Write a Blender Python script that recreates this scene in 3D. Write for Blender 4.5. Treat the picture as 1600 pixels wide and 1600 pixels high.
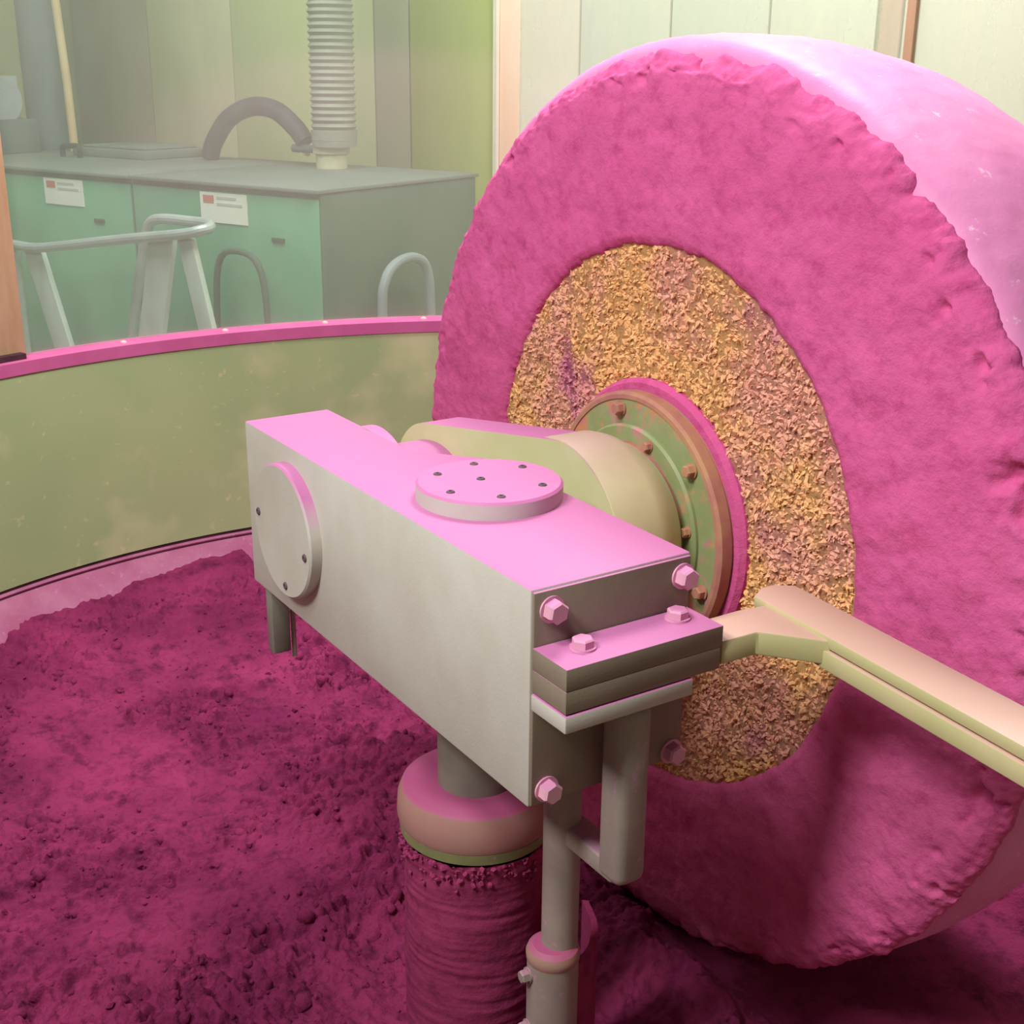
import bpy, bmesh, math, random
import numpy as np
from mathutils import Vector, Matrix

# ------------------------------------------------------------------ camera, world, lights, exposure
scene = bpy.context.scene
for o in list(bpy.data.objects):
    bpy.data.objects.remove(o)
COL = scene.collection
R = math.radians

cam_data = bpy.data.cameras.new('camera')
cam = bpy.data.objects.new('camera', cam_data)
COL.objects.link(cam)
cam.location = (-0.88026, -1.30561, 0.65739)
cam.rotation_euler = (R(70.807), R(-0.502), R(-32.874))
cam_data.sensor_width = 36.0
cam_data.lens = 36.0 * 2021.5 / 1600.0
cam_data.clip_start = 0.02
cam_data.clip_end = 100
scene.camera = cam

world = bpy.data.worlds.new('world')
scene.world = world
world.use_nodes = True
wb = world.node_tree.nodes['Background']
wb.inputs['Color'].default_value = (0.96, 0.98, 1.0, 1)
wb.inputs['Strength'].default_value = 0.06

def area_light(name, loc, target, size, power, color):
    ld = bpy.data.lights.new(name, 'AREA')
    ld.shape = 'RECTANGLE'
    ld.size, ld.size_y = size
    ld.energy = power
    ld.color = color
    lo = bpy.data.objects.new(name, ld)
    COL.objects.link(lo)
    lo.location = loc
    lo.rotation_euler = (Vector(target) - Vector(loc)).to_track_quat('-Z', 'Y').to_euler()
    return lo
# roof light strip over the pan, and the room lamps beyond the enclosure
area_light('roof_light', (-2.45, -0.25, 2.6), (0.5, 0.2, -0.4), (0.7, 0.7), 115, (1.0, 0.985, 0.95))
area_light('roof_light_near', (-1.4, -0.25, 3.0), (0.4, 0.2, -0.4), (0.7, 0.7), 68, (1.0, 0.985, 0.95))
area_light('roof_light_centre', (1.7, 1.35, 2.9), (0.4, 0.6, -0.3), (1.0, 0.9), 112, (1.0, 0.98, 0.96))
area_light('hall_light', (0.2, 4.0, 3.4), (1.9, 5.2, 0.0), (2.0, 2.0), 175, (0.97, 1.0, 0.99))
area_light('hall_light_right', (2.6, 1.9, 3.2), (4.4, 3.2, 0.6), (1.6, 1.6), 140, (1.0, 0.99, 0.95))

scene.view_settings.view_transform = 'Standard'
scene.view_settings.look = 'None'
scene.view_settings.gamma = 1.0
scene.view_settings.use_curve_mapping = False
scene.view_settings.exposure = 0.0

# ------------------------------------------------------------------ helpers
random.seed(7)
rng = np.random.default_rng(11)

def lin(h):
    h = h.lstrip('#')
    out = []
    for i in (0, 2, 4):
        c = int(h[i:i + 2], 16) / 255
        out.append(c / 12.92 if c <= 0.04045 else ((c + 0.055) / 1.055) ** 2.4)
    return (*out, 1.0)

class NT:
    """small node helper"""
    def __init__(self, name):
        self.m = bpy.data.materials.new(name)
        self.m.use_nodes = True
        self.t = self.m.node_tree
        self.b = self.t.nodes['Principled BSDF']
        self.out = self.t.nodes['Material Output']
        self._co = None
    def n(self, kind, **kw):
        nd = self.t.nodes.new(kind)
        for k, v in kw.items():
            setattr(nd, k, v)
        return nd
    def l(self, a, b):
        self.t.links.new(a, b)
    def co(self):
        if self._co is None:
            self._co = self.n('ShaderNodeTexCoord').outputs['Object']
        return self._co
    def noise(self, scale, detail=4, rough=0.55, stretch=None):
        nz = self.n('ShaderNodeTexNoise')
        nz.inputs['Scale'].default_value = scale
        nz.inputs['Detail'].default_value = detail
        nz.inputs['Roughness'].default_value = rough
        src = self.co()
        if stretch:
            mp = self.n('ShaderNodeMapping')
            mp.inputs['Scale'].default_value = stretch
            self.l(src, mp.inputs['Vector'])
            src = mp.outputs['Vector']
        self.l(src, nz.inputs['Vector'])
        return nz.outputs['Fac']
    def ramp(self, fac, lo, hi):
        r = self.n('ShaderNodeMapRange')
        r.inputs['From Min'].default_value = lo
        r.inputs['From Max'].default_value = hi
        r.clamp = True
        self.l(fac, r.inputs['Value'])
        return r.outputs['Result']
    def mix(self, fac, a, b):
        mx = self.n('ShaderNodeMix', data_type='RGBA')
        if isinstance(fac, (int, float)):
            mx.inputs[0].default_value = fac
        else:
            self.l(fac, mx.inputs[0])
        for i, c in ((6, a), (7, b)):
            if isinstance(c, tuple):
                mx.inputs[i].default_value = c
            else:
                self.l(c, mx.inputs[i])
        return mx.outputs[2]
    def mul(self, a, b, op='MULTIPLY'):
        m = self.n('ShaderNodeMath', operation=op)
        for i, c in enumerate((a, b)):
            if isinstance(c, (int, float)):
                m.inputs[i].default_value = c
            else:
                self.l(c, m.inputs[i])
        return m.outputs[0]
    def bump(self, h, strength, dist):
        bp = self.n('ShaderNodeBump')
        bp.inputs['Strength'].default_value = strength
        bp.inputs['Distance'].default_value = dist
        self.l(h, bp.inputs['Height'])
        self.l(bp.outputs['Normal'], self.b.inputs['Normal'])
    def up(self, lo=0.55, hi=0.85):
        g = self.n('ShaderNodeNewGeometry')
        s = self.n('ShaderNodeSeparateXYZ')
        self.l(g.outputs['Normal'], s.inputs[0])
        return self.ramp(s.outputs['Z'], lo, hi)
    def done(self, color, rough=0.6, metal=0.0, spec=0.3):
        if isinstance(color, tuple):
            self.b.inputs['Base Color'].default_value = color
        else:
            self.l(color, self.b.inputs['Base Color'])
        self.b.inputs['Roughness'].default_value = rough
        self.b.inputs['Metallic'].default_value = metal
        self.b.inputs['Specular IOR Level'].default_value = spec
        return self.m

DUST = lin('#bf72a4')

def plain(name, c1, c2, scale=6, rough=0.6, metal=0.0, spec=0.3, dust=0.0, lo=0.55, hi=0.85, stretch=None, bump=0.0, dustcol=DUST, fine=0.0):
    t = NT(name)
    c = t.mix(t.ramp(t.noise(scale, 5, 0.6, stretch), 0.35, 0.65), lin(c1), lin(c2))
    if fine:
        c = t.mix(t.mul(t.ramp(t.noise(60, 3), 0.62, 0.72), fine), c, lin('#e08ac8'))
    if dust:
        cover = t.mul(t.up(lo, hi), t.ramp(t.noise(9, 5, 0.6), 0.02, 0.22))
        c = t.mix(t.mul(cover, dust), c, dustcol)
    if bump:
        t.bump(t.noise(220, 3), bump, 0.002)
    return t.done(c, rough, metal, spec)

def powder_mat(name, cols, scales=(3, 14), rough=1.0, bump=(120, 0.9, 0.009)):
    t = NT(name)
    a = t.mix(t.ramp(t.noise(scales[0], 4, 0.6), 0.36, 0.64), lin(cols[0]), lin(cols[1]))
    c = t.mix(t.ramp(t.noise(scales[1], 5, 0.7), 0.50, 0.72), a, lin(cols[2]))
    if bump:
        t.bump(t.noise(bump[0], 6, 0.7), bump[1], bump[2])
    return t.done(c, rough, 0, 0.1)

M = {}
M['powder'] = powder_mat('powder', ('#7c2751', '#9e3766', '#5a1b3c'))
M['coat'] = powder_mat('powder_coat', ('#d05a92', '#d7639b', '#c04a83'), (4, 22), bump=(60, 0.55, 0.008))
M['column_coat'] = powder_mat('column_powder', ('#8c3359', '#973a63', '#72264a'), (5, 24), bump=(50, 0.5, 0.006))
t = NT('tread_dust')
c = t.mix(t.ramp(t.noise(4, 4), 0.35, 0.65), lin('#e48fc0'), lin('#da7ab2'))
c = t.mix(t.ramp(t.noise(26, 5, 0.75), 0.62, 0.70), c, lin('#f3c3d6'))
t.bump(t.noise(40, 5, 0.7), 0.25, 0.004)
M['tread'] = t.done(c, 0.55, 0, 0.35)
# yellow crumbly stone core: ochre and salmon patches, magenta dust caught in places
t = NT('core_stone')
c = t.mix(t.ramp(t.noise(5, 3), 0.42, 0.58), lin('#dfaa70'), lin('#d89a84'))
c = t.mix(t.ramp(t.noise(4.3, 4, 0.6, (1, 1.3, 0.8)), 0.58, 0.72), c, lin('#b95f86'))
c = t.mix(t.ramp(t.noise(70, 4, 0.7), 0.56, 0.74), c, lin('#b98a64'))
t.bump(t.noise(95, 5, 0.8), 1.0, 0.012)
M['core'] = t.done(c, 1.0, 0, 0.1)
t = NT('core_crumb')
c = t.mix(t.ramp(t.noise(5, 3), 0.42, 0.58), lin('#eab880'), lin('#e2a792'))
c = t.mix(t.ramp(t.noise(4.3, 4, 0.6, (1, 1.3, 0.8)), 0.58, 0.72), c, lin('#c06f90'))
M['crumb'] = t.done(c, 1.0, 0, 0.1)

M['cast'] = plain('grey_paint', '#c6c4ba', '#bab4a9', 3.5, 0.55, dust=1.0, lo=0.2, hi=0.7, bump=0.15)
M['cast_shaded'] = plain('grey_paint_shaded', '#8f8271', '#7f7263', 4, 0.6, dust=1.0, bump=0.15)  # browner, darker copy of the housing grey; the end's shade is in the colour
M['bolt'] = plain('dusty_bolt', '#d9a0b6', '#e6a8c6', 20, 0.6, dust=0.7)
M['screw'] = plain('dark_screw', '#57484e', '#6d5560', 20, 0.6)
M['arm'] = plain('cream_green_paint', '#c9c79e', '#bdbd8e', 5, 0.5, dust=1.0)
M['barrel'] = plain('barrel_paint', '#ddd5b2', '#c9c898', 5, 0.45, dust=0.4, lo=0.7, hi=1.0)
t = NT('flange_paint')
c = t.mix(t.ramp(t.noise(9, 4), 0.42, 0.62), lin('#8a9566'), lin('#9aa077'))
c = t.mix(t.ramp(t.noise(8, 5, 0.7), 0.47, 0.57), c, lin('#c98a62'))
c = t.mix(t.mul(t.ramp(t.noise(17, 5, 0.7), 0.53, 0.63), 0.7), c, lin('#c9718a'))
M['flange'] = t.done(c, 0.5, 0, 0.35)
M['flange_edge'] = plain('flange_edge', '#b98a68', '#a96a6a', 14, 0.7)
M['scraper'] = plain('scraper_paint', '#c9bd92', '#bdb985', 6, 0.5, dust=0.45, dustcol=lin('#d98fa6'))
M['rod'] = plain('rod_metal', '#a0968c', '#8f857d', 9, 0.5, 0.1, dust=0.5, fine=0.4)
M['shaft'] = plain('shaft_metal', '#8f8f80', '#7d7a70', 6, 0.45, 0.2)
M['collar'] = plain('collar_metal', '#a67672', '#a08274', 5, 0.6, dust=0.9, dustcol=lin('#a8487a'))
M['collar_green'] = plain('collar_green', '#8c9060', '#7a8058', 12, 0.5, fine=0.5)

t = NT('pan_wall_paint')
c = t.mix(t.ramp(t.noise(1.2, 3), 0.38, 0.62), lin('#a9b386'), lin('#98aa7c'))
c = t.mix(t.ramp(t.noise(2.6, 4), 0.52, 0.72), c, lin('#c6c29a'))
c = t.mix(t.mul(t.ramp(t.noise(34, 4), 0.64, 0.72), 0.5), c, lin('#cfc39a'))
M['pan_wall'] = t.done(c, 0.4, 0, 0.4)
M['rim'] = plain('rim_dust', '#c25f92', '#b65085', 6, 0.8, dustcol=lin('#dd6fa9'))
M['ledge'] = plain('ledge_dust', '#a86a88', '#96486c', 5, 0.8, stretch=(1, 1, 1), fine=0.2)
M['seam'] = plain('dark_seam_and_shade', '#3a1f2a', '#54303c', 8, 0.8)
M['post_wood'] = plain('orange_post', '#c7a585', '#bd9674', 5, 0.6, stretch=(6, 6, 1))
M['post_cream'] = plain('cream_post', '#f1d6b6', '#ecdcc0', 4, 0.55, stretch=(6, 6, 1))
M['post_white'] = plain('white_edge', '#f4efdc', '#ece4cc', 4, 0.5)
M['rivet'] = plain('rivet', '#e2a39a', '#e8b0b8', 20, 0.5)

def glass_mat(name, haze, col):
    t = NT(name)
    tr = t.n('ShaderNodeBsdfTransparent')
    tr.inputs['Color'].default_value = (0.96, 0.99, 0.96, 1)
    df = t.n('ShaderNodeBsdfDiffuse')
    df.inputs['Color'].default_value = lin(col)
    tl = t.n('ShaderNodeBsdfTranslucent')
    tl.inputs['Color'].default_value = lin(col)
    gl = t.n('ShaderNodeBsdfGlossy')
    gl.inputs['Roughness'].default_value = 0.12
    ad = t.n('ShaderNodeMixShader')
    ad.inputs[0].default_value = 0.5
    t.l(df.outputs[0], ad.inputs[1]); t.l(tl.outputs[0], ad.inputs[2])
    m1 = t.n('ShaderNodeMixShader')
    f = t.ramp(t.noise(2.5, 5, 0.65, (1, 1, 0.35)), 0.25, 0.75)
    f = t.mul(t.mul(f, haze * 0.7), haze * 0.65, 'ADD')
    t.l(f, m1.inputs[0]); t.l(tr.outputs[0], m1.inputs[1]); t.l(ad.outputs[0], m1.inputs[2])
    m2 = t.n('ShaderNodeMixShader')
    m2.inputs[0].default_value = 0.035
    t.l(m1.outputs[0], m2.inputs[1]); t.l(gl.outputs[0], m2.inputs[2])
    t.l(m2.outputs[0], t.out.inputs['Surface'])
    return t.m
M['glass'] = glass_mat('hazy_sheet', 0.17, '#dfe6d2')
M['glass_right'] = glass_mat('hazy_sheet_pale', 0.28, '#eceee6')

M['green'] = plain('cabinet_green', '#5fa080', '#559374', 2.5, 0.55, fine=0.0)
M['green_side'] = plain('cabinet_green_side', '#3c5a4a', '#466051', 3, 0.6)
M['cab_top'] = plain('cabinet_top', '#727c76', '#66716a', 3, 0.7)
M['cab_dark'] = plain('cabinet_seam', '#2d4438', '#35493d', 4, 0.7)
M['label'] = plain('label_white', '#eceee4', '#e2e6dc', 4, 0.6)
M['label_red'] = plain('label_red', '#c8756c', '#c06a62', 4, 0.6)
M['label_grey'] = plain('label_print', '#c2c3bd', '#b6b7b1', 4, 0.6)
M['rubber'] = plain('hose_rubber', '#363f3f', '#2e3737', 8, 0.6)
M['duct'] = plain('duct_grey', '#8d9083', '#7d8075', 8, 0.6)
M['duct_dark'] = plain('duct_dark', '#5c666c', '#535a62', 3, 0.6, stretch=(3, 3, 1))
M['pipe_orange'] = plain('pipe_tan', '#c9b48a', '#c0a37c', 4, 0.6)
M['motor'] = plain('motor_grey', '#8d979c', '#7d878e', 5, 0.5)
M['motor_dark'] = plain('motor_dark', '#4d5c60', '#44545a', 5, 0.6)
M['black'] = plain('black_metal', '#2a2c33', '#33353a', 5, 0.5)
M['brass'] = plain('fitting', '#c3bfa0', '#b2b095', 8, 0.4)
M['steel'] = plain('stand_steel', '#b8c4c0', '#a3b0ad', 5, 0.4, 0.3)
M['alu'] = plain('stand_leg', '#c2cdc6', '#b4bfb8', 4, 0.5, 0.1, stretch=(3, 3, 1))
M['arch'] = plain('outline_arch_dark', '#3f5d50', '#395347', 5, 0.6)
M['room_floor'] = plain('room_floor', '#8f8d84', '#7d7b74', 3, 0.7)

# ------------------------------------------------------------------ mesh builders
def link(name, me, mat, parent=None, smooth=None):
    o = bpy.data.objects.new(name, me)
    COL.objects.link(o)
    if mat:
        me.materials.append(M[mat] if isinstance(mat, str) else mat)
    if parent:
        o.parent = parent
    return o

def from_bm(name, bm, mat, parent=None, smooth=25, bevel=0.0, seg=2):
    bmesh.ops.recalc_face_normals(bm, faces=bm.faces)
    bm.normal_update()
    if bevel:
        ed = [e for e in bm.edges if len(e.link_faces) == 2 and e.calc_face_angle(0) > R(30)]
        bmesh.ops.bevel(bm, geom=ed, offset=bevel, segments=seg, affect='EDGES', profile=0.5)
    bmesh.ops.recalc_face_normals(bm, faces=bm.faces)
    for f in bm.faces:
        f.smooth = True
    for e in bm.edges:
        if len(e.link_faces) == 2 and e.calc_face_angle(0) > R(smooth):
            e.smooth = False
    me = bpy.data.meshes.new(name)
    bm.to_mesh(me)
    bm.free()
    return link(name, me, mat, parent)

def empty(name, loc=(0, 0, 0), label=None, cat=None, group=None):
    o = bpy.data.objects.new(name, None)
    COL.objects.link(o)
    o.location = loc
    o.empty_display_size = 0.1
    tag(o, label, cat, group)
    return o

def tag(o, label=None, cat=None, group=None, kind=None):
    if label: o['label'] = label
    if cat: o['category'] = cat
    if group: o['group'] = group
    if kind: o['kind'] = kind
    return o

def bm_box(x0, x1, y0, y1, z0, z1, bm=None, mat=None):
    bm = bm or bmesh.new()
    r = bmesh.ops.create_cube(bm, size=1)
    T = Matrix.Translation(((x0 + x1) / 2, (y0 + y1) / 2, (z0 + z1) / 2)) @ Matrix.Diagonal((x1 - x0, y1 - y0, z1 - z0, 1))
    if mat is not None:
        T = mat @ T
    bmesh.ops.transform(bm, matrix=T, verts=r['verts'])
    return bm

def bm_prism(pts, axis, a, b, bm=None):
    """polygon pts (2-D) extruded along axis from a to b; axis 0: pts=(y,z), 1: (x,z), 2: (x,y)"""
    bm = bm or bmesh.new()
    def P(p, t):
        return {0: (t, p[0], p[1]), 1: (p[0], t, p[1]), 2: (p[0], p[1], t)}[axis]
    A = [bm.verts.new(P(p, a)) for p in pts]
    B = [bm.verts.new(P(p, b)) for p in pts]
    n = len(pts)
    bm.faces.new(A); bm.faces.new(B[::-1])
    for i in range(n):
        bm.faces.new((A[i], A[(i + 1) % n], B[(i + 1) % n], B[i]))
    return bm

def bm_lathe(prof, axis=2, n=64, centre=(0, 0, 0), bm=None, closed=False):
    """prof: list of (t, r) along axis; r=0 collapses to a pole"""
    bm = bm or bmesh.new()
    rings = []
    def P(t, r, a):
        c, s = r * math.cos(a), r * math.sin(a)
        v = {0: (t, c, s), 1: (c, t, s), 2: (c, s, t)}[axis]
        return Vector(v) + Vector(centre)
    for t_, r_ in prof:
        if r_ < 1e-6:
            rings.append([bm.verts.new(P(t_, 0, 0))])
        else:
            rings.append([bm.verts.new(P(t_, r_, 2 * math.pi * i / n)) for i in range(n)])
    prs = list(zip(rings[:-1], rings[1:]))
    if closed:
        prs.append((rings[-1], rings[0]))
    for A, B in prs:
        for i in range(n):
            j = (i + 1) % n
            if len(A) == 1 and len(B) == 1: continue
            if len(A) == 1: bm.faces.new((A[0], B[j], B[i]))
            elif len(B) == 1: bm.faces.new((A[i], A[j], B[0]))
            else: bm.faces.new((A[i], A[j], B[j], B[i]))
    return bm

def disc(t0, t1, r, axis, centre, n=64, cham=0.003):
    s = 1 if t1 > t0 else -1
    return bm_lathe([(t0, 0), (t0, r), (t1 - s * cham, r), (t1, r - cham), (t1, 0)], axis, n, centre)

def bm_tube(path, r, n=16, bm=None, cap=True, up=(0, 0, 1), radii=None):
    bm = bm or bmesh.new()
    path = [Vector(p) for p in path]
    rings = []
    nrm = None
    for i, p in enumerate(path):
        d = (path[min(i + 1, len(path) - 1)] - path[max(i - 1, 0)]).normalized()
        if nrm is None:
            nrm = d.orthogonal().normalized()
        nrm = (nrm - d * nrm.dot(d)).normalized()
        bi = d.cross(nrm)
        rr = radii[i] if radii else r
        rings.append([bm.verts.new(p + rr * (math.cos(2 * math.pi * k / n) * nrm + math.sin(2 * math.pi * k / n) * bi)) for k in range(n)])
    for A, B in zip(rings[:-1], rings[1:]):
        for i in range(n):
            bm.faces.new((A[i], A[(i + 1) % n], B[(i + 1) % n], B[i]))
    if cap:
        bm.faces.new(rings[0][::-1]); bm.faces.new(rings[-1])
    return bm

def spline(pts, n=12):
    """Catmull-Rom through pts"""
    P = [Vector(p) for p in pts]
    P = [2 * P[0] - P[1]] + P + [2 * P[-1] - P[-2]]
    out = []
    for i in range(1, len(P) - 2):
        for k in range(n):
            s = k / n
            a, b, c_, d = P[i - 1], P[i], P[i + 1], P[i + 2]
            out.append(0.5 * ((2 * b) + (c_ - a) * s + (2 * a - 5 * b + 4 * c_ - d) * s * s + (3 * b - a - 3 * c_ + d) * s ** 3))
    out.append(P[-2])
    return out

def hexbolt(name, parent, loc, axis, r=0.017, h=0.014, mat='bolt', rot=0.2):
    """hex head with washer, pointing along axis vector"""
    bm = bmesh.new()
    bm_lathe([(0, 0), (0, r * 1.18), (0.003, r * 1.18), (0.003, 0)], 2, 20, bm=bm)
    n = 6
    ringdef = [(0.003, r), (0.003 + h * 0.8, r), (0.003 + h, r * 0.84)]
    rings = [[bm.verts.new((rr * math.cos(rot + i * math.pi / 3), rr * math.sin(rot + i * math.pi / 3), z)) for i in range(n)] for z, rr in ringdef]
    for A, B in zip(rings[:-1], rings[1:]):
        for i in range(n):
            bm.faces.new((A[i], A[(i + 1) % n], B[(i + 1) % n], B[i]))
    bm.faces.new(rings[-1])
    q = Vector((0, 0, 1)).rotation_difference(Vector(axis)).to_matrix().to_4x4()
    bmesh.ops.transform(bm, matrix=Matrix.Translation(loc) @ q, verts=bm.verts)
    return from_bm(name, bm, mat, parent, smooth=30)

# numpy Perlin noise (3-D)
_perm = rng.permutation(256)
_perm = np.concatenate([_perm, _perm, _perm])
_g = rng.normal(size=(256, 3)); _g /= np.linalg.norm(_g, axis=1)[:, None]
def perlin(p):
    p = np.asarray(p, float)
    i = np.floor(p).astype(int); f = p - i; i &= 255
    w = f * f * f * (f * (f * 6 - 15) + 10)
    tot = 0
    for dx in (0, 1):
        for dy in (0, 1):
            for dz in (0, 1):
                h = _perm[_perm[_perm[i[:, 0] + dx] + i[:, 1] + dy] + i[:, 2] + dz] & 255
                g = _g[h]
                d = (f[:, 0] - dx) * g[:, 0] + (f[:, 1] - dy) * g[:, 1] + (f[:, 2] - dz) * g[:, 2]
                wx = w[:, 0] if dx else 1 - w[:, 0]
                wy = w[:, 1] if dy else 1 - w[:, 1]
                wz = w[:, 2] if dz else 1 - w[:, 2]
                tot = tot + d * wx * wy * wz
    return tot
def fbm(p, oct=4, gain=0.5):
    s = 0; a = 1
    p = np.asarray(p, float)
    for k in range(oct):
        s = s + a * perlin(p * (2 ** k) + 17.3 * k)
        a *= gain
    return s

def np_mesh(name, V, F, mat, parent=None, smooth=True):
    me = bpy.data.meshes.new(name)
    V = np.asarray(V, np.float32); F = np.asarray(F, np.int32)
    k = F.shape[1]
    me.vertices.add(len(V)); me.vertices.foreach_set('co', V.ravel())
    me.loops.add(F.size); me.loops.foreach_set('vertex_index', F.ravel())
    me.polygons.add(len(F))
    me.polygons.foreach_set('loop_start', np.arange(0, F.size, k, dtype=np.int32))
    me.polygons.foreach_set('use_smooth', np.full(len(F), smooth))
    me.update(calc_edges=True)
    me.validate()
    return link(name, me, mat, parent)

def grid_faces(nu, nv, wrap_u=False):
    a = np.arange(nu * nv).reshape(nu, nv)
    if wrap_u:
        a = np.vstack([a, a[:1]])
    return np.stack([a[:-1, :-1], a[1:, :-1], a[1:, 1:], a[:-1, 1:]], -1).reshape(-1, 4)

# icosahedron for clods and crumbs
_ph = (1 + 5 ** 0.5) / 2
ICO_V = np.array([(-1, _ph, 0), (1, _ph, 0), (-1, -_ph, 0), (1, -_ph, 0), (0, -1, _ph), (0, 1, _ph), (0, -1, -_ph), (0, 1, -_ph), (_ph, 0, -1), (_ph, 0, 1), (-_ph, 0, -1), (-_ph, 0, 1)]) / math.hypot(1, _ph)
ICO_F = np.array([(0, 11, 5), (0, 5, 1), (0, 1, 7), (0, 7, 10), (0, 10, 11), (1, 5, 9), (5, 11, 4), (11, 10, 2), (10, 7, 6), (7, 1, 8), (3, 9, 4), (3, 4, 2), (3, 2, 6), (3, 6, 8), (3, 8, 9), (4, 9, 5), (2, 4, 11), (6, 2, 10), (8, 6, 7), (9, 8, 1)])
OCT_V = np.array([(1, 0, 0), (-1, 0, 0), (0, 1, 0), (0, -1, 0), (0, 0, 1), (0, 0, -1)], float)
OCT_F = np.array([(0, 2, 4), (2, 1, 4), (1, 3, 4), (3, 0, 4), (2, 0, 5), (1, 2, 5), (3, 1, 5), (0, 3, 5)])
def scatter(name, pos, sizes, mat, parent, base='ico', stretch=1.0, jitter=0.35, smooth=False):
    BV, BF = (ICO_V, ICO_F) if base == 'ico' else (OCT_V, OCT_F)
    n = len(pos); k = len(BV)
    q = rng.normal(size=(n, 4)); q /= np.linalg.norm(q, axis=1)[:, None]
    w, x, y, z = q.T
    Rm = np.stack([np.stack([1 - 2 * (y * y + z * z), 2 * (x * y - z * w), 2 * (x * z + y * w)], -1),
                   np.stack([2 * (x * y + z * w), 1 - 2 * (x * x + z * z), 2 * (y * z - x * w)], -1),
                   np.stack([2 * (x * z - y * w), 2 * (y * z + x * w), 1 - 2 * (x * x + y * y)], -1)], 1)
    loc = BV[None] * (1 + jitter * rng.uniform(-1, 1, (n, k, 1))) * np.array([stretch, 1, 1]) * np.asarray(sizes)[:, None, None]
    V = np.einsum('nij,nkj->nki', Rm, loc) + np.asarray(pos)[:, None, :]
    F = (BF[None] + (np.arange(n) * k)[:, None, None]).reshape(-1, 3)
    o = np_mesh(name, V.reshape(-1, 3), F, mat, parent, smooth=smooth)
    o['kind'] = 'stuff'
    return o

# ------------------------------------------------------------------ the hall: floor and back wall
BX, BY = 1.652, 4.222                                   # front corner of the green cabinets
UX, UY = -0.39341, 0.91936                              # along the cabinet fronts
VX, VY = 0.91936, 0.39341                               # into their depth
FZ = -1.35
def W(u, v, z):
    return Vector((BX + UX * u + VX * v, BY + UY * u + VY * v, z))
def Wmat():
    return Matrix(((UX, VX, 0, BX), (UY, VY, 0, BY), (0, 0, 1, 0), (0, 0, 0, 1)))
WM = Wmat()
def wbox(name, u0, u1, v0, v1, z0, z1, mat, parent=None, bevel=0.0):
    bm = bm_box(u0, u1, v0, v1, z0, z1, mat=WM)
    return from_bm(name, bm, mat, parent, bevel=bevel)

fl = from_bm('floor', bm_box(-7, 10, -6, 14, FZ - 0.1, FZ), 'room_floor')
tag(fl, kind='structure')
wall = wbox('wall_back', -7.0, 8.0, 1.95, 2.1, FZ, 4.2, plain('hall_wall', '#b3b583', '#a5ab7c', 2, 0.8))
tag(wall, kind='structure')
# vertical cladding sheets of different colours
panels = [(5.5, 8.0, '#c8cc8e', '#bcc486'), (4.25, 5.5, '#c9cc92', '#bfc68c'), (3.25, 4.05, '#978a78', '#9a8d7b'), (2.45, 3.25, '#c3c096', '#b9b48c'),
          (1.6, 2.45, '#b9be88', '#b5bd80'), (1.25, 1.6, '#b7bb8a', '#adb483'), (0.98, 1.25, '#9b9e7c', '#969878'), (0.36, 0.98, '#a3ab55', '#9aa552'),
          (-0.2, 0.28, '#e6d2bc', '#dfd6c0'), (-0.75, -0.2, '#d8d4be', '#cbd0b6'), (-1.3, -0.75, '#ccd2ba', '#d4d8c0'), (-1.85, -1.3, '#d4d8be', '#dcdac0'),
          (-2.6, -1.97, '#e2d8c0', '#dad6c0'), (-3.4, -2.6, '#dcd8c4', '#d6d8c6'), (-5.0, -3.4, '#e9e3ba', '#e4e0b8')]
for i, (a, b, c1, c2) in enumerate(panels):
    wbox('wall_panel', a + 0.006, b - 0.006, 1.925, 1.95, FZ, 4.2, plain('wall_sheet_%d' % i, c1, c2, 2.2, 0.8, stretch=(2, 2, 0.5)), wall, bevel=0.003)
wbox('wall_batten', -1.97, -1.87, 1.90, 1.95, FZ, 4.2, 'post_wood', wall, bevel=0.004)
wbox('wall_batten', 0.28, 0.36, 1.90, 1.95, FZ, 4.2, 'post_white', wall, bevel=0.004)

# ------------------------------------------------------------------ pan
PC = (0.516, 0.728)
PR = 1.894
pan = empty('grinding_pan', (PC[0], PC[1], FZ), 'round olive painted mill pan with a pink dusted rim', 'pan')
def pan_ring(name, prof, mat, n=240, closed=True, bevel=0):
    bm = bm_lathe(prof, 2, n, (0, 0, -FZ), closed=closed)
    return from_bm(name, bm, mat, pan, smooth=40)
pan_ring('side_wall', [(-0.835, PR), (-0.20, PR), (-0.20, PR + 0.012), (-0.835, PR + 0.012)], 'pan_wall')
pan_ring('seam', [(-0.858, PR + 0.004), (-0.835, PR + 0.004), (-0.835, PR + 0.02), (-0.858, PR + 0.02)], 'seam')
pan_ring('bead', [(-0.856, PR - 0.006), (-0.850, PR - 0.009), (-0.846, PR - 0.006), (-0.846, PR + 0.006), (-0.856, PR + 0.006)], 'ledge')
pan_ring('ledge', [(-0.860, PR + 0.01), (-0.860, PR - 0.01), (-1.01, 1.73), (-1.10, 1.73), (-1.10, PR + 0.01)], 'ledge')
pan_ring('base', [(-1.06, 0.0), (-1.06, 1.69), (-1.12, 1.69), (-1.12, 0.0)], 'ledge', closed=False)
pan_ring('stand_ring', [(-1.10, 1.75), (FZ, 1.75), (FZ, 1.55), (-1.10, 1.55)], 'green_side')
pan_ring('rim', [(-0.207, PR - 0.004), (-0.170, PR - 0.004), (-0.166, PR + 0.004), (-0.166, PR + 0.075), (-0.207, PR + 0.075)], 'rim')
rv = None
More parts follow.
